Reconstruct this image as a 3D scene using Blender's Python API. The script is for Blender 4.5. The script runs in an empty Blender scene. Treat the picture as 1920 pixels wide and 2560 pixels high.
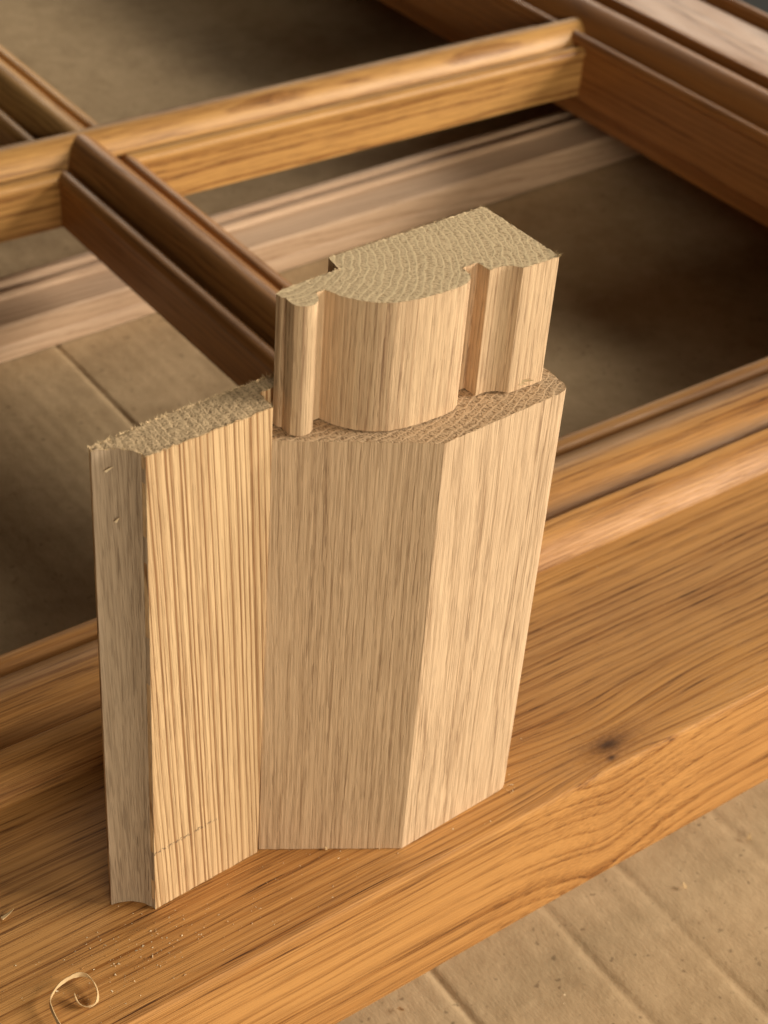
import bpy, bmesh, math, random
from mathutils import Vector, Matrix, noise
from mathutils.geometry import delaunay_2d_cdt
random.seed(11)
S = bpy.context.scene
MM = 0.001

# ---------------------------------------------------------------- camera
cd = bpy.data.cameras.new('camera'); cam = bpy.data.objects.new('camera', cd)
S.collection.objects.link(cam); S.camera = cam
Rw = ((0.81025964, -0.5825391, 0.06424566), (-0.31720919, -0.52808388, -0.78772187), (0.49280589, 0.61787993, -0.61267182))
cam.matrix_world = Matrix(((Rw[0][0], -Rw[1][0], -Rw[2][0], -0.2201),
                           (Rw[0][1], -Rw[1][1], -Rw[2][1], -0.2542),
                           (Rw[0][2], -Rw[1][2], -Rw[2][2], 0.3876), (0, 0, 0, 1)))
cd.sensor_fit = 'VERTICAL'; cd.sensor_height = 36; cd.sensor_width = 27; cd.lens = 58.78
cd.clip_start = 0.02; cd.clip_end = 50
cd.dof.use_dof = True; cd.dof.focus_distance = 0.448; cd.dof.aperture_fstop = 24

# ---------------------------------------------------------------- world and lamps
w = bpy.data.worlds.new('World'); S.world = w; w.use_nodes = True
w.node_tree.nodes['Background'].inputs[0].default_value = (1.0, 0.84, 0.60, 1)
w.node_tree.nodes['Background'].inputs[1].default_value = 0.024

def area(name, direc, dist, sx, sy, power, col):
    d = Vector(direc).normalized(); l = bpy.data.lights.new(name, 'AREA'); l.shape = 'RECTANGLE'
    l.size = sx; l.size_y = sy; l.energy = power; l.color = col
    o = bpy.data.objects.new(name, l); o.location = d * dist + Vector((0.1, 0.1, 0))
    o.rotation_euler = d.to_track_quat('Z', 'Y').to_euler(); S.collection.objects.link(o); return o
def az_el(az, el):   # azimuth measured from -Y towards +X
    a, e = math.radians(az), math.radians(el)
    return (math.sin(a) * math.cos(e), -math.cos(a) * math.cos(e), math.sin(e))
area('doorway_light', az_el(55, 21.5), 3.2, 1.3, 1.0, 138, (1.0, 0.89, 0.73))       # open workshop door on the right
area('fill_light', az_el(-10, 19), 3.2, 2.3, 0.8, 58, (1.0, 0.87, 0.66))   # added fill lamp behind the camera, lifts faces the doorway misses
area('window_light', az_el(144, 21), 3.4, 2.4, 0.55, 27, (1.0, 0.88, 0.70))       # window far behind, gives the sheen

vs = S.view_settings; vs.view_transform = 'Standard'; vs.look = 'None'; vs.exposure = 0.0; vs.gamma = 1
vs.use_curve_mapping = False
S.render.engine = 'CYCLES'

# ---------------------------------------------------------------- node helper
class NT:
    def __init__(s, name):
        s.m = bpy.data.materials.new(name); s.m.use_nodes = True; s.t = s.m.node_tree
        s.b = s.t.nodes['Principled BSDF']
    def n(s, kind, **kw):
        x = s.t.nodes.new(kind)
        for k, v in kw.items(): setattr(x, k, v)
        return x
    def put(s, sock, v):
        if hasattr(v, 'node'): s.t.links.new(v, sock)
        else: sock.default_value = v
    def math(s, op, a, b=0.0, c=None):
        x = s.n('ShaderNodeMath', operation=op); s.put(x.inputs[0], a); s.put(x.inputs[1], b)
        if c is not None: s.put(x.inputs[2], c)
        return x.outputs[0]
    def vec(s, x=0., y=0., z=0.):
        c = s.n('ShaderNodeCombineXYZ')
        for i, v in enumerate((x, y, z)): s.put(c.inputs[i], v)
        return c.outputs[0]
    def vm(s, op, a, b):
        x = s.n('ShaderNodeVectorMath', operation=op); s.put(x.inputs[0], a); s.put(x.inputs[1], b); return x.outputs[0]
    def noise(s, v, scale=1., detail=2., rough=.5, dist=0.):
        x = s.n('ShaderNodeTexNoise'); s.put(x.inputs['Vector'], v); x.inputs['Scale'].default_value = scale
        x.inputs['Detail'].default_value = detail; x.inputs['Roughness'].default_value = rough
        x.inputs['Distortion'].default_value = dist; return x.outputs['Fac']
    def ramp(s, f, stops, interp='LINEAR'):
        x = s.n('ShaderNodeValToRGB'); s.put(x.inputs[0], f); e = x.color_ramp.elements; x.color_ramp.interpolation = interp
        while len(e) < len(stops): e.new(0.5)
        for el, (p, c) in zip(e, stops):
            el.position = p; el.color = (c, c, c, 1) if not isinstance(c, tuple) else (*c, 1)
        return x.outputs[0]
    def mix(s, f, a, b, blend='MIX'):
        x = s.n('ShaderNodeMix', data_type='RGBA', blend_type=blend, clamp_factor=True)
        s.put(x.inputs[0], f)
        s.put(x.inputs[6], (*a, 1) if isinstance(a, tuple) else a); s.put(x.inputs[7], (*b, 1) if isinstance(b, tuple) else b)
        return x.outputs[2]
    def xyz(s):
        tc = s.n('ShaderNodeTexCoord'); p = s.vm('MULTIPLY', tc.outputs['Object'], (1000., 1000., 1000.))
        sp = s.n('ShaderNodeSeparateXYZ'); s.put(sp.inputs[0], p); return sp.outputs
    def bump(s, h, dist, strength=1.0):
        x = s.n('ShaderNodeBump'); x.inputs['Distance'].default_value = dist; x.inputs['Strength'].default_value = strength
        s.put(x.inputs['Height'], h); s.put(s.b.inputs['Normal'], x.outputs[0])
    def fin(s, col, rough, spec=0.4):
        s.put(s.b.inputs['Base Color'], col); s.put(s.b.inputs['Roughness'], rough)
        s.put(s.b.inputs['Specular IOR Level'], spec); return s.m

ORDER = {'X': (1, 2, 0), 'Y': (0, 2, 1), 'Z': (0, 1, 2)}
def oak(name, grain, pith, ring, light, dark, porecol, a_ring=.55, a_streak=.9, a_tone=.6, pores=.6, rough=.6, spec=.3,
        warp=2.0, seed=0., knots=(), marks=None, slope=(0, 0), fine=1.0, bumpd=.00016, a_fleck=0.0, plen=6., slen=55.):
    m = NT(name); o = m.xyz(); i, j, k = ORDER[grain]; u, v, g = o[i], o[j], o[k]
    if slope[0]: u = m.math('MULTIPLY_ADD', g, slope[0], u)
    if slope[1]: v = m.math('MULTIPLY_ADD', g, slope[1], v)
    kd = None
    for (ku, kv, kg, su, sg, amp) in knots:      # a knot pushes the rings sideways around it
        du = m.math('DIVIDE', m.math('SUBTRACT', u, ku), su); dg = m.math('DIVIDE', m.math('SUBTRACT', g, kg), sg)
        d2 = m.math('ADD', m.math('MULTIPLY', du, du), m.math('MULTIPLY', dg, dg))
        e = m.math('POWER', 2.718, m.math('MULTIPLY', d2, -1.0))
        u = m.math('ADD', u, m.math('MULTIPLY', m.math('MULTIPLY', e, du), amp))
        kn_ = m.math('MULTIPLY_ADD', m.noise(m.vec(m.math('MULTIPLY', u, .55), m.math('MULTIPLY', g, .4), v), 1, 3, .65), 1.5, .25)
        d3 = m.math('MULTIPLY', d2, m.math('MULTIPLY', kn_, kn_))
        core = m.math('POWER', 2.718, m.math('MULTIPLY', d3, -45.0)); halo = m.math('POWER', 2.718, m.math('MULTIPLY', d3, -7.0))
        kh = halo if kd is None else m.math('MAXIMUM', kh, halo)
        kd = core if kd is None else m.math('MAXIMUM', kd, core)
    P = m.vec(m.math('ADD', u, seed), v, g)
    def aniso(sx, sz): return m.vm('MULTIPLY', P, (1. / sx, 1. / sx, 1. / sz))
    w1 = m.math('SUBTRACT', m.noise(aniso(22, 110), 1, 2), .5); w2 = m.math('SUBTRACT', m.noise(aniso(3.2, 26), 1, 2), .5)
    du = m.math('SUBTRACT', u, pith[0]); dv = m.math('SUBTRACT', v, pith[1])
    r = m.math('SQRT', m.math('ADD', m.math('MULTIPLY', du, du), m.math('MULTIPLY', dv, dv)))
    r = m.math('MULTIPLY_ADD', w1, warp * 4, r); r = m.math('MULTIPLY_ADD', w2, warp * .55, r)
    t = m.math('DIVIDE', r, ring)
    t = m.math('ADD', t, m.math('MULTIPLY', m.noise(m.vec(m.math('MULTIPLY', t, .55), seed, 0.), 1, 2), 2.6))
    f = m.math('FRACT', t, 0)
    early = m.ramp(f, [(0, .7), (.07, 1.), (.26, .45), (.48, .06), (.88, .0), (1, .7)], 'EASE')
    ringamp = m.noise(m.vec(m.math('FLOOR', t, 0), seed + 3.3, 0.), 3.1, 0)      # rings differ in strength
    early = m.math('MULTIPLY', early, m.math('MULTIPLY_ADD', ringamp, 1.3, .25))
    streak = m.noise(aniso(.55 * fine, slen), 1, 3, .62); tone = m.noise(aniso(13, 95), 1, 2)
    pn = m.noise(aniso(.36 * fine, plen), 1, 1, .5)
    pore = m.ramp(pn, [(.53, 0.), (.60, 1.)])
    pore0 = pore
    pore = m.math('MULTIPLY', pore, m.math('MULTIPLY', m.math('MULTIPLY_ADD', early, .85, .25), m.ramp(tone, [(.32, .35), (.6, 1.)])))
    x = m.math('MULTIPLY', early, a_ring)
    x = m.math('MULTIPLY_ADD', m.math('SUBTRACT', streak, .5), a_streak * 1.6, x)
    x = m.math('MULTIPLY_ADD', m.math('SUBTRACT', tone, .45), a_tone, x)
    x = m.math('ADD', x, .12)
    col = m.mix(x, light, dark)
    if a_fleck:      # pale ray flecks
        fl = m.ramp(m.noise(aniso(.50, 24.), 1, 2, .5, .4), [(.55, 0.), (.64, 1.)])
        col = m.mix(m.math('MULTIPLY', fl, a_fleck), col, tuple(min(1, c * 1.18) for c in light))
    col = m.mix(m.math('MULTIPLY', pore, pores), col, porecol)
    if kd is not None:
        col = m.mix(m.math('MULTIPLY', kh, .75), col, (.17, .066, .022)); col = m.mix(m.math('MULTIPLY', kd, .85), col, (.04, .017, .008))
    if marks:        # broken pencil line scribed across the face
        z0, sl, x0, x1 = marks
        dz = m.math('ABSOLUTE', m.math('SUBTRACT', o[2], m.math('MULTIPLY_ADD', o[0], sl, z0)))
        line = m.math('LESS_THAN', dz, m.math('MULTIPLY_ADD', m.noise(m.vec(o[0], 0., 0.), .9, 1), 2.2, -.55))
        ok = m.math('MULTIPLY', m.math('GREATER_THAN', o[0], x0), m.math('LESS_THAN', o[0], x1))
        dash = m.ramp(m.noise(m.vec(o[0], 7., o[2]), 1.3, 2), [(.47, 0.), (.56, 1.)])
        col = m.mix(m.math('MULTIPLY', m.math('MULTIPLY', line, ok), m.math('MULTIPLY', dash, .6)), col, (.03, .028, .028))
    if bumpd: m.bump(m.math('MULTIPLY_ADD', pore0, -.6, streak), bumpd)
    rr = m.math('MULTIPLY_ADD', pore, .18, m.math('MULTIPLY_ADD', m.math('SUBTRACT', tone, .5), .25, rough))
    return m.fin(col, rr, spec)

def endgrain(name, pith, ring, light, dark, seed=0., cell=(1.25, .42), contrast=1.0, bumpd=.0007, warp=1.0, thr=.47):
    m = NT(name); o = m.xyz(); u, v = o[0], o[1]
    P = m.vec(m.math('ADD', u, seed), v, 0.)
    wn = m.math('SUBTRACT', m.noise(P, .16, 2), .5); wf = m.math('SUBTRACT', m.noise(P, .9, 2), .5)
    du = m.math('SUBTRACT', u, pith[0]); dv = m.math('SUBTRACT', v, pith[1])
    r = m.math('SQRT', m.math('ADD', m.math('MULTIPLY', du, du), m.math('MULTIPLY', dv, dv)))
    R0 = math.hypot(pith[0], pith[1] - 20) + 5
    a = m.math('MULTIPLY', m.math('ARCTAN2', dv, du), R0)
    a = m.math('MULTIPLY_ADD', wf, .9, a)
    r = m.math('MULTIPLY_ADD', wn, 3.2 * warp, r); r = m.math('MULTIPLY_ADD', wf, .7 * warp, r)
    t = m.math('DIVIDE', r, ring); f = m.math('FRACT', t, 0)
    late = m.ramp(f, [(0, .9), (.10, .2), (.3, 0.), (.75, .15), (.92, 1.), (1, .9)])
    cells = m.noise(m.vec(m.math('DIVIDE', r, cell[0]), m.math('DIVIDE', a, cell[1]), seed), 1, 2, .55, .35)
    cells2 = m.noise(m.vec(m.math('MULTIPLY', u, 1.7), m.math('MULTIPLY', v, 1.7), seed), 1, 3, .6)
    pit = m.ramp(cells, [(thr - .07, 1.), (thr + .05, 0.)])
    pit = m.math('MULTIPLY', pit, m.math('MULTIPLY_ADD', late, -.75, 1.0))
    pit = m.math('MULTIPLY', pit, m.ramp(cells2, [(.30, .25), (.55, 1.)]))
    tone = m.noise(P, .12, 2)
    col = m.mix(tone, light, tuple(c * .86 for c in light))
    col = m.mix(m.math('MULTIPLY', pit, contrast), col, dark)
    col = m.mix(m.math('MULTIPLY', late, .45), col, tuple(min(.95, c * 1.12) for c in light))
    col = m.mix(m.ramp(f, [(.08, .0), (.22, .28), (.45, .0)]), col, dark)
    h = m.math('MULTIPLY_ADD', pit, -1.0, m.math('MULTIPLY', cells2, .7)); h = m.math('MULTIPLY_ADD', late, .25, h)
    m.bump(h, bumpd)
    return m.fin(col, .85, .15)

# ---------------------------------------------------------------- mesh helpers
def link(name, me, mats, parent=None, smooth=38):
    for mt in mats: me.materials.append(mt)
    o = bpy.data.objects.new(name, me); S.collection.objects.link(o)
    if smooth:
        for p in me.polygons: p.use_smooth = True
        me.set_sharp_from_angle(angle=math.radians(smooth))
    if parent is not None:
        o.parent = parent; o.location = -Vector(parent.location)      # part meshes are written in world metres
    return o
def tag(o, label, cat=None, group=None, kind=None):
    if label: o['label'] = label
    if cat: o['category'] = cat
    if group: o['group'] = group
    if kind: o['kind'] = kind
    return o
def thing(name, label, cat, loc, group=None):
    e = bpy.data.objects.new(name, None); e.location = loc; e.empty_display_size = .02
    S.collection.objects.link(e); return tag(e, label, cat, group)

def round_poly(pts, rad, seg=3):
    """pts [(x,y)] or [(x,y,r)] closed polygon in mm; every corner gets a small arc"""
    out = []; n = len(pts)
    for i in range(n):
        p = Vector(pts[i][:2]); a = Vector(pts[i - 1][:2]) - p; b = Vector(pts[(i + 1) % n][:2]) - p
        r = pts[i][2] if len(pts[i]) > 2 else rad
        la, lb = a.length, b.length
        ang = a.angle(b) if la > 1e-6 and lb > 1e-6 else math.pi
        if ang > math.radians(165) or r <= 0: out.append(p); continue
        d = min(r / math.tan(ang / 2), la * .45, lb * .45)
        p0 = p + a / la * d; p1 = p + b / lb * d
        for k in range(seg + 1):
            t = k / seg; out.append(p0 * (1 - t) ** 2 + p * 2 * t * (1 - t) + p1 * t * t)
    return out
def resample(pts, step):
    out = []; n = len(pts)
    for i in range(n):
        a, b = pts[i], pts[(i + 1) % n]; m = max(1, int((b - a).length / step))
        for k in range(m): out.append(a.lerp(b, k / m))
    return out

def prism(name, poly, z0, z1, mats, parent, rag=.22, step=.9, grid=.75, nz=40, seed=0, tilt=(0, 0)):
    """upright offcut: poly in mm (counter-clockwise), ragged sawn ends; slot 0 long grain, slot 1 end grain"""
    ring = resample(poly, step); n = len(ring); bm = bmesh.new()
    def jit(x, y, s, hard=1.0):
        return rag * hard * (noise.noise(Vector((x * .9 + seed, y * .9, s))) + .6 * noise.noise(Vector((x * 2.3, y * 2.3 + seed, s + 5))))
    def place(x, y, z): return ((x + tilt[0] * (z - z0)) * MM, (y + tilt[1] * (z - z0)) * MM, z * MM)
    rows = []
    for k in range(nz + 1):
        z = z0 + (z1 - z0) * k / nz; row = []
        for p in ring:
            zz = z + (jit(p.x, p.y, 1, 1.3) if k == nz else .5 * jit(p.x, p.y, 2) + .12 if k == 0 else 0)
            wob = .05 * noise.noise(Vector((p.x * .4 + seed, p.y * .4, z * .12)))
            row.append(bm.verts.new(place(p.x + wob, p.y + wob, zz)))
        rows.append(row)
    for k in range(nz):
        for i in range(n):
            bm.faces.new((rows[k][i], rows[k][(i + 1) % n], rows[k + 1][(i + 1) % n], rows[k + 1][i]))
    xs = [p.x for p in ring]; ys = [p.y for p in ring]
    inner = []
    x = min(xs)
    while x < max(xs):
        y = min(ys)
        while y < max(ys):
            inner.append(Vector((x + random.uniform(-.2, .2), y + random.uniform(-.2, .2)))); y += grid
        x += grid
    vin = [Vector((p.x, p.y)) for p in ring] + inner
    ed = [(i, (i + 1) % n) for i in range(n)]
    co, _, fs, *_ = delaunay_2d_cdt(vin, ed, [], 1, 1e-5)
    top = [bm.verts.new(place(c.x, c.y, z1 + jit(c.x, c.y, 1, .4))) for c in co]
    ringset = {(round(p.x, 4), round(p.y, 4)): r for p, r in zip(ring, rows[nz])}
    cent = sum((Vector((p.x, p.y)) for p in ring), Vector((0, 0))) / n
    for f in fs:
        vv = []
        for i in f:
            key = (round(co[i].x, 4), round(co[i].y, 4)); vv.append(ringset.get(key, top[i]))
        if len(set(vv)) < 3: continue
        try:
            fc = bm.faces.new(vv); fc.material_index = 1
            fc.normal_update()
            if fc.normal.z < 0: fc.normal_flip()
        except ValueError: pass
    try:
        fb = bm.faces.new(list(reversed(rows[0]))); fb.material_index = 1
    except ValueError: pass
    for v in [v for v in bm.verts if not v.link_faces]: bm.verts.remove(v)
    me = bpy.data.meshes.new(name); bm.to_mesh(me); bm.free()
    o = link(name, me, mats, parent)
    return o, ring

def fibres(name, ring, z, n, mat, parent, ln=(.4, 1.3), wd=.09, sub=None, seed=0, tilt=(0, 0), h=0):
    """torn wood fibres standing off a sawn arris"""
    rnd = random.Random(seed); vs_, fs_ = [], []
    pool = [i for i, p in enumerate(ring) if sub is None or sub(p)]
    if not pool: return
    for q in range(n):
        i = rnd.choice(pool); p = ring[i].lerp(ring[(i + 1) % len(ring)], rnd.random())
        tdir = (ring[(i + 1) % len(ring)] - ring[i - 1]); tdir.normalize(); nrm = Vector((tdir.y, -tdir.x))
        d = Vector((nrm.x * rnd.uniform(-.2, .8) + tdir.x * rnd.uniform(-.6, .6), nrm.y * rnd.uniform(-.2, .8) + tdir.y * rnd.uniform(-.6, .6), rnd.uniform(.1, 1.)))
        d.normalize(); L = rnd.uniform(*ln) * (1 if rnd.random() < .9 else 1.8)
        b = Vector((p.x + tilt[0] * h, p.y + tilt[1] * h, z - .15)); s = Vector((tdir.x, tdir.y, 0)) * wd
        e2 = Vector((nrm.x, nrm.y, .3)) * wd * .8
        k = len(vs_); tip = b + d * L
        vs_ += [b - s, b + s, b + e2, tip]
        fs_ += [(k, k + 1, k + 3), (k + 1, k + 2, k + 3), (k + 2, k, k + 3)]
    me = bpy.data.meshes.new(name); me.from_pydata([v * MM for v in vs_], [], fs_)
    return tag(link(name, me, [mat], parent, 0), None, kind='stuff')

def sweep(name, prof, axis, t0, t1, mats, parent, seg=60, wav=.06, seed=0, rot=None, extra=(), mod=None):
    """frame member: closed profile [(across, up)] in mm swept along X or Y"""
    n = len(prof); bm = bmesh.new(); rows = []
    ts = sorted([t0 + (t1 - t0) * k / seg for k in range(seg + 1)] + list(extra)); seg = len(ts) - 1
    for k in range(seg + 1):
        t = ts[k]; row = []
        for (a, b) in prof:
            if mod: b = mod(t, a, b)
            a2 = a + wav * noise.noise(Vector((a * .05 + seed, b * .05, t * .02)))
            b2 = b + wav * noise.noise(Vector((a * .05, b * .05 + seed, t * .02 + 9)))
            v = Vector((t, a2, b2)) if axis == 'X' else Vector((a2, t, b2))
            if rot: v = rot @ v
            row.append(bm.verts.new(v * MM))
        rows.append(row)
    for k in range(seg):
        for i in range(n): bm.faces.new((rows[k][i], rows[k][(i + 1) % n], rows[k + 1][(i + 1) % n], rows[k + 1][i]))
    bm.faces.new(rows[0]); bm.faces.new(list(reversed(rows[-1])))
    bmesh.ops.recalc_face_normals(bm, faces=bm.faces)
    me = bpy.data.meshes.new(name); bm.to_mesh(me); bm.free()
    return link(name, me, mats, parent, 32)

# ---------------------------------------------------------------- materials
OIL_L, OIL_D, OIL_P = (.65, .335, .105), (.26, .096, .020), (.075, .027, .008)
m_rail = oak('oiled_oak_rail', 'X', (190, -118), 2.6, (.59, .30, .098), OIL_D, OIL_P, a_ring=.52, a_streak=1.35, a_tone=1.2, pores=.9, rough=.46, spec=.32,
             warp=.9, seed=4.2, knots=((-1.0, 0, 82.6, 14, 30, 9), (-8.6, -3, 79.7, 7, 9, 2)), fine=.95, plen=17., slen=75., bumpd=.00005)
m_stile = oak('oiled_oak_stile', 'Y', (590, -160), 3.6, (.40, .17, .05), (.18, .065, .016), OIL_P, a_ring=.45, a_streak=.9, pores=.5, rough=.32, spec=.5, seed=31., bumpd=0, plen=14)
m_barx = oak('oiled_oak_cross_bar', 'X', (520, -70), 3.4, (.60, .33, .108), (.25, .10, .026), OIL_P, a_ring=.8, a_streak=1.5, a_tone=1.2, pores=.9, rough=.45, spec=.4, seed=17., warp=1.4, a_fleck=.5, plen=12, bumpd=0)
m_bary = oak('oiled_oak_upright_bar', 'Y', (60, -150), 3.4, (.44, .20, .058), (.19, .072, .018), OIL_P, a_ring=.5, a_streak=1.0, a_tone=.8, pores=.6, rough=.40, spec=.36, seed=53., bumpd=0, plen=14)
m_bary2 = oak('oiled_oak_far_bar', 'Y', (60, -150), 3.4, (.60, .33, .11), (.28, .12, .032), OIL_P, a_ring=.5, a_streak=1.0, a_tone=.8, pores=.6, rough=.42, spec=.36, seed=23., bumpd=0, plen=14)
RAW_L, RAW_D, RAW_P = (.70, .505, .315), (.40, .255, .148), (.23, .135, .075)
m_block = oak('raw_oak_block', 'Z', (-25, 110), 1.6, (.70, .505, .325), (.36, .225, .127), (.20, .115, .062), a_ring=.42, a_streak=1.5, a_tone=.5, pores=.5, warp=1.3, seed=8., a_fleck=.6, slope=(.012, 0), plen=9, slen=48., bumpd=.0001)
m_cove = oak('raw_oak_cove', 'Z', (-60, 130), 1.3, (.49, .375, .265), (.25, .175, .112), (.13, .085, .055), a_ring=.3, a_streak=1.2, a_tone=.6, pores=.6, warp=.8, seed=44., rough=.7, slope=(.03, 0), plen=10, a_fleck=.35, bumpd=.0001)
m_panel = oak('raw_oak_panel', 'Z', (-420, 30), 1.75, (.74, .52, .295), (.32, .17, .075), (.20, .105, .045), a_ring=1.0, a_streak=1.1, a_tone=.4, pores=.5, warp=.45, seed=61.,
              slope=(.045, 0), marks=(26.7, .04, -73.2, -52), rough=.65, plen=12, bumpd=.0001)
m_prof = oak('raw_oak_profile', 'Z', (-30, 46), 1.7, RAW_L, (.42, .255, .15), RAW_P, a_ring=.5, a_streak=1.25, a_tone=.7, pores=.6, warp=1.2, seed=77., a_fleck=.6, bumpd=.0001, plen=7)
m_strip = oak('raw_oak_strip', 'X', (330, -150), 3.0, (.62, .44, .30), (.38, .24, .15), RAW_P, a_ring=.5, a_streak=.9, pores=.3, seed=91., rough=.55, bumpd=0)
END_L, END_D = (.90, .70, .44), (.47, .325, .185)
e_block = endgrain('oak_end_grain_block', (-25, 110), 2.1, (.68, .495, .315), (.21, .13, .07), seed=3., cell=(1.3, .5), contrast=.9, bumpd=.00012)
e_panel = endgrain('oak_end_grain_panel', (-420, 30), 2.4, (.74, .55, .335), (.28, .18, .10), seed=9., cell=(.6, .7), contrast=.85, bumpd=.00010, thr=.46)
e_prof = endgrain('oak_end_grain_profile', (-30, 46), 2.0, END_L, END_D, seed=5., cell=(1.2, .42), contrast=.9, bumpd=.00006)
fib = NT('torn_oak_fibre'); fib.fin((.62, .48, .29, 1), .8, .2); m_fib = fib.m
du_ = NT('pale_sawdust'); du_.fin((.84, .68, .45, 1), .85, .2); m_dust = du_.m
sh = NT('fresh_shaving'); xo = sh.xyz()
sh.fin(sh.mix(sh.noise(sh.vec(xo[0], xo[1], xo[2]), 1.2, 3), (.78, .58, .33), (.55, .36, .17)), .7, .3); m_shav = sh.m

def cardboard_mat():
    m = NT('brown_cardboard'); o = m.xyz(); P = m.vec(o[0], o[1], o[2])
    big = m.noise(P, .012, 3); mid = m.noise(P, .09, 4, .6); fib_ = m.noise(m.vm('MULTIPLY', P, (1.2, .35, 1.)), 1, 3, .6)
    x = m.math('ADD', m.math('MULTIPLY', big, .5), m.math('ADD', m.math('MULTIPLY', mid, .45), m.math('MULTIPLY', fib_, .25)))
    col = m.mix(m.ramp(x, [(.40, 0.), (.80, 1.)]), (.63, .475, .295), (.43, .31, .18))
    st = m.ramp(m.noise(P, .035, 4, .65), [(.50, 0.), (.72, 1.)]); col = m.mix(m.math('MULTIPLY', st, .28), col, (.25, .17, .095))
    spot = m.ramp(m.noise(P, .33, 2, .5), [(.68, 0.), (.74, 1.)])
    col = m.mix(m.math('MULTIPLY', spot, .55), col, (.12, .08, .045))
    speck = m.ramp(m.noise(P, 1.1, 1), [(.72, 0.), (.78, 1.)]); col = m.mix(m.math('MULTIPLY', speck, .5), col, (.14, .09, .05))
    m.bump(m.math('ADD', m.math('MULTIPLY', fib_, .4), mid), .0005)
    return m.fin(col, .8, .15)
m_card = cardboard_mat()
fl = NT('dark_workshop_floor'); fo = fl.xyz()
fl.fin(fl.mix(fl.noise(fl.vec(fo[0], fo[1], 0.), .02, 4), (.010, .011, .012), (.022, .023, .023)), .7, .3); m_floor = fl.m

# ---------------------------------------------------------------- setting
ZC = -91.8
me = bpy.data.meshes.new('floor')
me.from_pydata([(-6, -6, -.103), (6, -6, -.103), (6, 6, -.103), (-6, 6, -.103)], [], [(0, 1, 2, 3)])
tag(link('floor', me, [m_floor], None, 0), None, kind='structure')

def card_z(x, y):
    """flute ripple plus pressed creases running along Y"""
    z = .03 * math.sin(x * 2 * math.pi / 7.6) + .5 * noise.noise(Vector((x * .012, y * .012, 2))) + .12 * noise.noise(Vector((x * .15, y * .05, 7)))
    for cx, dep, wd_, y0, y1 in ((116, 1.1, 2.2, -400, 120), (79.8, .9, 2.0, -400, 120), (28.7, 2.0, 1.6, -400, 120), (100.8, 2.0, 1.5, 120, 900), (-40, 1.2, 2., -400, 120), (-150, 1.5, 2., -400, 900), (165, .7, 3, -400, 100), (235, 1.0, 2, 100, 900)):
        if y0 <= y <= y1:
            c = cx + .02 * (y if y < 100 else 0) * .3 + .5 * noise.noise(Vector((y * .03, cx, 0)))
            dp = dep * (.55 + .45 * noise.noise(Vector((y * .025, cx, 4))))
            z += -dp * math.exp(-((x - c) / wd_) ** 2) + .16 * dp * math.exp(-((x - c + 3.2 * wd_) / (wd_ * 1.4)) ** 2)
    return z
bm = bmesh.new(); xs = []; x = -900.
while x <= 640:
    xs.append(x); x += .8 if -60 < x < 180 else 2.2 if -160 < x < 480 else 12
ys = [-420 + 9 * i for i in range(165)]
grid = [[bm.verts.new((xx * MM, yy * MM, (ZC - .9 + card_z(xx, yy)) * MM)) for xx in xs] for yy in ys]
for j in range(len(ys) - 1):
    for i in range(len(xs) - 1): bm.faces.new((grid[j][i], grid[j][i + 1], grid[j + 1][i + 1], grid[j + 1][i]))
bnd = [e for e in bm.edges if e.is_boundary]
ex = bmesh.ops.extrude_edge_only(bm, edges=bnd)
for v in [g_ for g_ in ex['geom'] if isinstance(g_, bmesh.types.BMVert)]: v.co.z -= .004
me = bpy.data.meshes.new('cardboard_sheet'); bm.to_mesh(me); bm.free()
card = link('cardboard_sheet', me, [m_card], None, 60)
tag(card, 'brown corrugated cardboard sheet with pressed creases lying under the oiled frame', 'cardboard')

# ---------------------------------------------------------------- oiled oak sash
sash = thing('window_sash', 'large oiled oak window frame with moulded bars lying flat on the cardboard', 'window frame', (0, .07, ZC * MM))
RAIL = [(34, -91.6), (34, -54.4), (-9.9, -54.4), (-9.9, -3), (-9.7, -1.6), (-9.0, -.5), (-7.8, 0), (20, 0), (50, 0), (77.2, 0), (78.2, .5), (80, 2.7), (82, 4.9), (84.2, 6.7), (86.5, 8.0), (89, 9.0), (91.4, 9.5), (91.9, 9.2),
        (92.2, 8.3), (92.3, -3), (93, -4), (96.3, -4), (97, -3.5), (97.4, -1), (98.5, 1.2), (100.5, 3.2), (103, 5), (106, 6.5), (109.5, 7.7), (113, 8.3), (116.5, 8.2), (120, 7.3), (123.5, 5.6), (127, 3),
        (130, 0), (132.5, -3.2), (134.5, -7), (135.3, -9.5), (138, -9.6), (138.2, -7.4), (139, -5.7), (140.3, -4.6), (142, -4.1), (143.7, -4.4), (145.2, -5.3), (146.2, -6.8), (146.5, -8.4), (146.2, -9.8), (145.6, -10.6), (145.6, -54.4), (120, -54.4), (120, -91.6)]
sweep('bottom_rail', RAIL, 'X', -430, 640, [m_rail], sash, 110, .10, 1)  # hidden leg under the rail is added to stop light passing below
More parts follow.
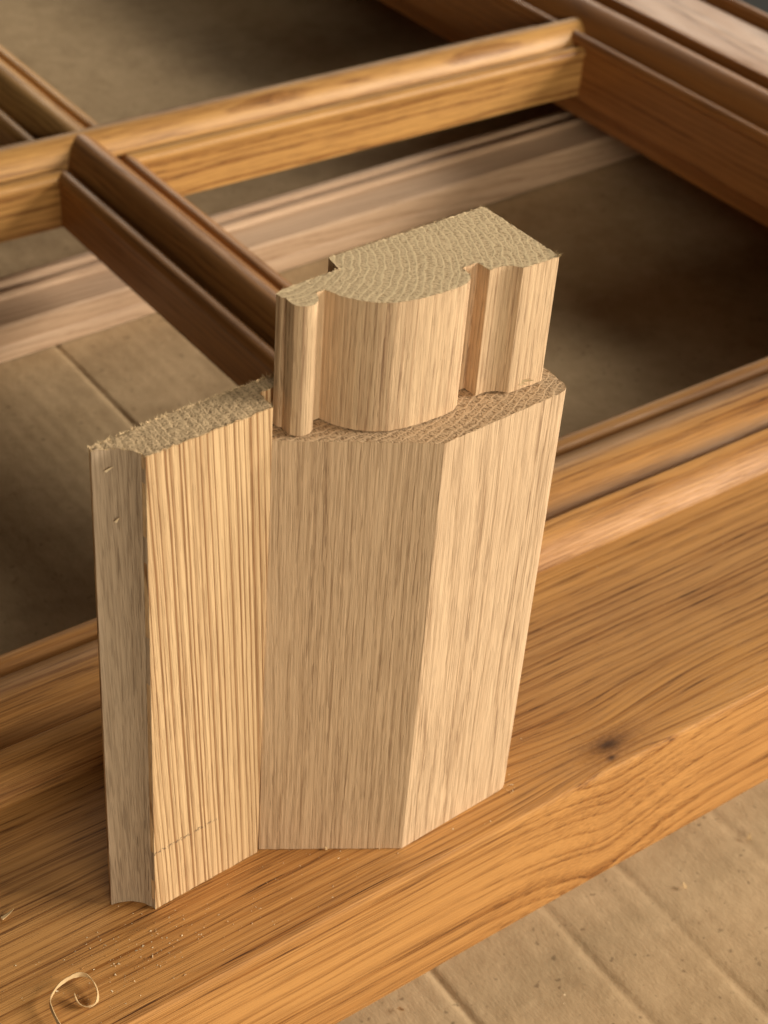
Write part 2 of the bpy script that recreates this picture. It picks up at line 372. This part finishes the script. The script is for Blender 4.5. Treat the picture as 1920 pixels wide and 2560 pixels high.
STILE = [(80, -91.6), (80, -54.2), (10, -54.2), (10, -46), (.6, -46), (.6, -11), (0, -10.2), (-.4, -8.6), (0, -6.9), (1, -5.5), (2.6, -4.5), (4.4, -4.3), (6, -5), (7.2, -6.3), (7.8, -8), (8, -9.5), (10, -9.5), (10.6, -6), (11.8, -2.8), (13.6, -.2), (16, 2), (19, 4), (22, 5.3), (25, 6), (27.4, 5.9), (29.4, 5),
         (30.7, 3.4), (31.2, 1), (31.3, -3.5), (35.6, -3.5), (35.8, 7.4), (36.4, 8.3), (37.2, 8.6), (40, 8.2), (43, 6.6), (46, 4), (49, 1), (50.5, 0), (80, 0), (103, 0), (103.4, -8), (107.6, -8), (108, 1), (109.5, 4), (112, 5.4), (115, 5.2), (117.4, 3.4), (118, .5), (118, -91.6)]
sweep('mullion', [(468 + a, b + 5 if b > -20 else b + 8 if b > -50 else b) for a, b in STILE], 'Y', 152, 1150, [m_stile], sash, 90, .10, 2)  # unseen leg below the mullion, added to block leaking light and carry the frame
half = [(0, 4.0), (1.6, 3.85), (3.4, 3.3), (5.2, 2.4), (7, 1.1), (8.7, -.6), (10.2, -2.7), (11.4, -5.2), (12.1, -7.6), (12.3, -9.2), (14.2, -9.2), (14.4, -7.4), (15.2, -6), (16.6, -5.1), (18.4, -4.8), (20.4, -5.1), (22, -6), (22.9, -7.4), (23.1, -8.8), (22.8, -10), (22.2, -10.7), (22, -11.4)]
def bar(c, bot, dz=0):
    l = [(c - a, b + dz) for a, b in half]; r = [(c + a, b + dz) for a, b in half]
    return [(c - 22, bot), (c - 22, -20)] + list(reversed(l))[0:-1] + r + [(c + 22, -20), (c + 22, bot)]
def cut_x(t, a, b):      # the cross bar's beads stop where an upright bar runs in
    c = 138 if a < 473 else 140
    return min(b, -9.2) if 13 < abs(a - 473) and abs(t - c) < 18.6 else b
def cut_lo(t, a, b): return min(b, -9.35) if abs(a - 138) > 13 and t > 454.4 else b
def cut_hi(t, a, b): return min(b, -9.3) if abs(a - 140) > 13 and t < 491.6 else b
sweep('glazing_bar', bar(473, -34.5), 'X', -420, 486, [m_barx], sash, 90, .10, 3, extra=(119.3, 119.5, 121.3, 121.5, 156.5, 156.7, 158.5, 158.7), mod=cut_x)
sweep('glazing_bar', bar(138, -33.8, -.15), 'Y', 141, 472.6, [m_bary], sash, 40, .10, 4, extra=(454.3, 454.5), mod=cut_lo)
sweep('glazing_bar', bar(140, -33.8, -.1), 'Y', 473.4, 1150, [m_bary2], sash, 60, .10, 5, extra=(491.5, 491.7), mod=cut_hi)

# ---------------------------------------------------------------- pale moulding under the bars
ms = thing('moulding_strip', 'pale unfinished oak moulding strip lying on the cardboard beneath the frame bars', 'moulding', (.2, .4, ZC * MM))
SP = [(0, .1), (0, 8), (.6, 9), (.2, 10), (.3, 19.6), (1.4, 20.8), (3, 21), (21, 21), (22.2, 21.6), (23, 23.6), (24.5, 24.4), (27, 24.2), (29, 23), (29.6, 18), (33.4, 18), (34.2, 21.6), (36, 23.4), (39, 23.6), (42, 22.4), (44.4, 19.4), (46.4, 13), (47, .1)]
rot = Matrix.Rotation(math.radians(2.6), 3, 'Z')
strip_o = Vector((67.8, 432.5, ZC)) - rot @ Vector((67.8, 0, 0))
class Aff:
    def __matmul__(s, v): return rot @ v + strip_o
sweep('strip_body', SP, 'X', -420, 556, [m_strip], ms, 60, .08, 6, Aff())

# ---------------------------------------------------------------- the three raw oak offcuts
blk = thing('oak_block', 'tall raw oak offcut with one wide chamfered face standing on the rail', 'wood block', (0, .015, 0))
POLY_B = [(-36.4, 22.8, .35), (0, 0, .3), (43.3, 2.6, 4.2), (44.5, 40, 1.), (-18, 40, .5), (-26.5, 36, .4), (-26.5, 28.2, .4), (-34.6, 27.4, 2.)]
b_poly = round_poly(POLY_B, .35, 4)
body, ringb = prism('block_body', b_poly, 0.05, 150, [m_block, e_block], blk, rag=.28, seed=2)
fibres('edge_fibres', ringb, 150, 420, m_fib, blk, seed=3, ln=(.3, .9), wd=.07)
fibres('edge_fibres', ringb, .5, 90, m_fib, blk, seed=4, sub=lambda p: p.x > 36, ln=(.4, 1.2))

pan = thing('panel_offcut', 'thin raw oak panel offcut with a coved left edge and strong brown stripes', 'panel sample', (-.055, .027, 0))
POLY_P = [(-82.9, 28.1, .2), (-80.4, 27.5, 0), (-78.2, 26.6, 0), (-76.2, 25.1, 0), (-74.7, 23.3, 0), (-73.9, 21.8, .1), (-73.5, 21.4, .1), (-73.2, 19.9, .25), (-37.1, 22.1, .3), (-37.1, 28.8, .2), (-29.2, 29.6, .3), (-29.2, 33.9, .3), (-60, 32.2, 0), (-82.6, 29.6, .2)]
p_poly = round_poly(POLY_P, .25, 3)
TP = (.0075, .002)
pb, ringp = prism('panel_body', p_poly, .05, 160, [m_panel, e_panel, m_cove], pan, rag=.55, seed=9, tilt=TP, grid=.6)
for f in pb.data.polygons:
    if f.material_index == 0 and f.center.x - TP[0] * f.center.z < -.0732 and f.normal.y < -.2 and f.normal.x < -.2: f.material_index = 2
fibres('edge_fibres', ringp, 160, 620, m_fib, pan, seed=5, tilt=TP, h=160, ln=(.4, 1.1), wd=.1)

prf = thing('profile_offcut', 'short raw oak moulding offcut with bead and rounded face standing on the block', 'moulding sample', (0, .024, .150))
POLY_T = [(-32.3, 28.2, .3), (-32.0, 26.2, .25), (-31.2, 25.4, .15), (-31.5, 24.6, .15), (-31.3, 21.8, .6), (-29.9, 20.4, 0), (-28.2, 19.75, 0), (-26.6, 19.9, 0), (-25.2, 20.9, 0), (-24.4, 22.2, .2), (-23.8, 24.0, .2), (-21.2, 24.2, .15),
          (-20.5, 22.2, 0), (-19.2, 19.3, 0), (-16.7, 15.8, 0), (-13.5, 13.0, 0), (-9.9, 10.95, 0), (-4.6, 9.75, 0), (1.5, 9.3, 0), (6.9, 9.4, 0), (10.2, 9.9, 0), (12.3, 11.2, 0), (13.6, 13.2, 0), (13.5, 16.2, .3), (18.7, 16.5, .15), (19.0, 12.1, .15),
          (20.6, 12.25, 0), (22.2, 12.2, 0), (23.8, 11.8, 0), (25.4, 10.9, 0), (26.4, 9.9, 0), (26.9, 9.0, .1), (28.0, 8.8, .1), (38.5, 8.9, .25), (38.4, 38.9, .3), (-11.9, 36.4, .2), (-12.9, 30.6, .2), (-29.9, 29.2, .3)]
t_poly = round_poly(POLY_T, .2, 3)
TT = (-.008, .0)
tb, ringt = prism('profile_body', t_poly, 150.35, 187.2, [m_prof, e_prof], prf, rag=.2, seed=15, nz=24, step=.7, grid=.65)
fibres('edge_fibres', ringt, 187.2, 520, m_fib, prf, seed=6, ln=(.25, .8), wd=.06)
fibres('edge_fibres', ringt, 187.2, 26, m_fib, prf, seed=7, sub=lambda p: p.x > 37.2 and p.y < 11, ln=(1.0, 2.2), wd=.09)

def sliver(name, p, d, up, L, wd, th, mat, parent=None):
    """tapering lifted splinter with a bent spine"""
    d = Vector(d).normalized(); s = d.cross(Vector(up)).normalized(); u = s.cross(d)
    bm = bmesh.new(); prev = None
    for k in range(6):
        t = k / 5; c = Vector(p) + d * L * t + u * L * .25 * t * t; ww = wd * (1 - t) ** .6 * .5 + .02; tt = th * (1 - .6 * t)
        r = [bm.verts.new((c + s * a * ww + u * b * tt * .5) * MM) for a, b in ((-1, -1), (1, -1), (1, 1), (-1, 1))]
        if prev:
            for i in range(4): bm.faces.new((prev[i], prev[(i + 1) % 4], r[(i + 1) % 4], r[i]))
        else: bm.faces.new(list(reversed(r)))
        prev = r
    bm.faces.new(prev); me = bpy.data.meshes.new(name); bm.to_mesh(me); bm.free()
    return link(name, me, [mat], parent, 40)
sliver('splinter', (31.5, 8.9, 152.6), (1, -.28, .12), (0, -1, 0), 3.0, .9, .25, m_fib, prf)
sliver('splinter', (30.6, 8.8, 152.0), (1, -.1, -.1), (0, -1, 0), 2.4, .5, .2, m_fib, prf)
for (x, y, z, L) in ((-80.0, 27.2, 154.0, 4.2), (-78.2, 26.4, 139, 2.2)):
    sliver('flake', (x + TP[0] * z - .1, y - .22, z), (random.uniform(-.2, .8), -.12, random.uniform(.3, 1)), (-.5, -.8, 0), L * random.uniform(.5, 1), random.uniform(.5, 1.0), .12, m_dust, pan)

# ---------------------------------------------------------------- shaving, chips, sawdust
pts = [(-114.5, -6, 1.0), (-114.1, -1.6, 1.6), (-113.8, 3.5, 2.2), (-112.8, 6.8, 2.6), (-109.6, 9.2, 3.0), (-105.6, 10.0, 3.2), (-102.0, 9.4, 3.0), (-100.4, 6.9, 2.6), (-100.5, 3.6, 2.0), (-101.7, 1.0, 1.5), (-103.6, .1, 1.1), (-105.4, .9, 1.0), (-106.5, 3.0, 1.3), (-106.2, 5.6, 2.0)]
def catmull(P, m):
    out = []
    for i in range(len(P) - 1):
        p0, p1, p2, p3 = (Vector(P[max(0, min(len(P) - 1, j))]) for j in (i - 1, i, i + 1, i + 2))
        for k in range(m):
            t = k / m
            out.append(.5 * ((2 * p1) + (p2 - p0) * t + (2 * p0 - 5 * p1 + 4 * p2 - p3) * t * t + (3 * p1 - p0 - 3 * p2 + p3) * t ** 3))
    return out + [Vector(P[-1])]
def ribbon(name, path, wd, th, mat):
    bm = bmesh.new(); prev = None; n = len(path)
    for i, p in enumerate(path):
        d = (path[min(i + 1, n - 1)] - path[max(i - 1, 0)]).normalized(); s = Vector((0, 0, 1)); o = d.cross(s).normalized()
        ww = wd * (.75 + .5 * noise.noise(Vector((i * .23, wd, 0)))); s = (s + o * .55 * math.sin(i * .16)).normalized()
        if i in (0, n - 1): ww *= .35
        nn = s.cross(d).normalized(); jag = .16 * noise.noise(Vector((i * .7, 3, 0)))
        r = [bm.verts.new((p + s * (a * ww * .5 + jag) + nn * b * th * .5) * MM) for a, b in ((-1, -1), (1, -1), (1, 1), (-1, 1))]
        if prev:
            for q in range(4): bm.faces.new((prev[q], prev[(q + 1) % 4], r[(q + 1) % 4], r[q]))
        else: bm.faces.new(list(reversed(r)))
        prev = r
    bm.faces.new(prev); bmesh.ops.recalc_face_normals(bm, faces=bm.faces)
    me = bpy.data.meshes.new(name); bm.to_mesh(me); bm.free(); return link(name, me, [mat], None, 50)
tag(ribbon('wood_shaving', catmull(pts, 6), 1.6, .18, m_shav), 'curled pale wood shaving lying on the oiled rail at lower left', 'shaving')
def chip(p, d, L, wd, label, up=(0, 0, 1)):
    tag(sliver('wood_chip', p, d, up, L, wd, .35, m_shav), label, 'wood chip', 'loose wood chips')
chip((-111.2, 40.2, .4), (1, .1, .05), 4.2, 1.0, 'pale sliver on the oiled rail left of the panel offcut')
chip((9.8, 4.3, ZC + .3), (.15, -.9, .2), 3.0, 1.3, 'pale wood chip on the cardboard below the rail, lowest of the chips')
chip((166.6, -7.7, ZC + .3), (.6, .5, .2), 2.6, 1.8, 'pale wood chip on the cardboard nearest the right edge of the picture')
chip((129.4, -11.6, ZC + .3), (.2, .9, .2), 2.2, 1.5, 'small pale wood chip on the cardboard between two creases')
chip((-19.6, 11.5, .4), (.2, .9, .5), 2.6, .6, 'tiny upright sliver on the rail in front of the chamfered block')

rnd = random.Random(5); vs_, fs_ = [], []
def crumb(x, y, z, s):
    k = len(vs_); q = [Vector((rnd.gauss(0, 1), rnd.gauss(0, 1), rnd.gauss(0, .5))) * s for _ in range(4)]
    lo = min(v.z for v in q)
    for v in q: vs_.append((Vector((x, y, z - lo)) + v) * MM)
    fs_.extend([(k, k + 1, k + 2), (k, k + 1, k + 3), (k + 1, k + 2, k + 3), (k, k + 2, k + 3)])
for q in range(330): crumb(rnd.gauss(-86, 15), rnd.gauss(9, 7), .02, rnd.uniform(.05, .15) + .3 * rnd.random() ** 7) if q < 200 else crumb(rnd.uniform(-110, 60), max(-6, rnd.gauss(8, 8)), .02, rnd.uniform(.07, .22))
for q in range(60): crumb(rnd.uniform(-70, 0), rnd.uniform(-4, 17), .02, rnd.uniform(.06, .2))
for q in range(22): crumb(44 + rnd.uniform(-3, 1), rnd.uniform(-1, 3), .02, rnd.uniform(.1, .22))
for q in range(20): crumb(rnd.uniform(50, 200), rnd.uniform(5, 74), .02, rnd.uniform(.07, .2))
for q in range(40): crumb(rnd.uniform(0, 190), rnd.uniform(-80, 0), ZC - .5, rnd.uniform(.1, .3))
vs_ = [v for v in vs_]
me = bpy.data.meshes.new('sawdust'); me.from_pydata(vs_, [], fs_)
tag(link('sawdust', me, [m_dust], None, 0), 'pale sawdust crumbs scattered over the rail and cardboard', 'sawdust', kind='stuff')
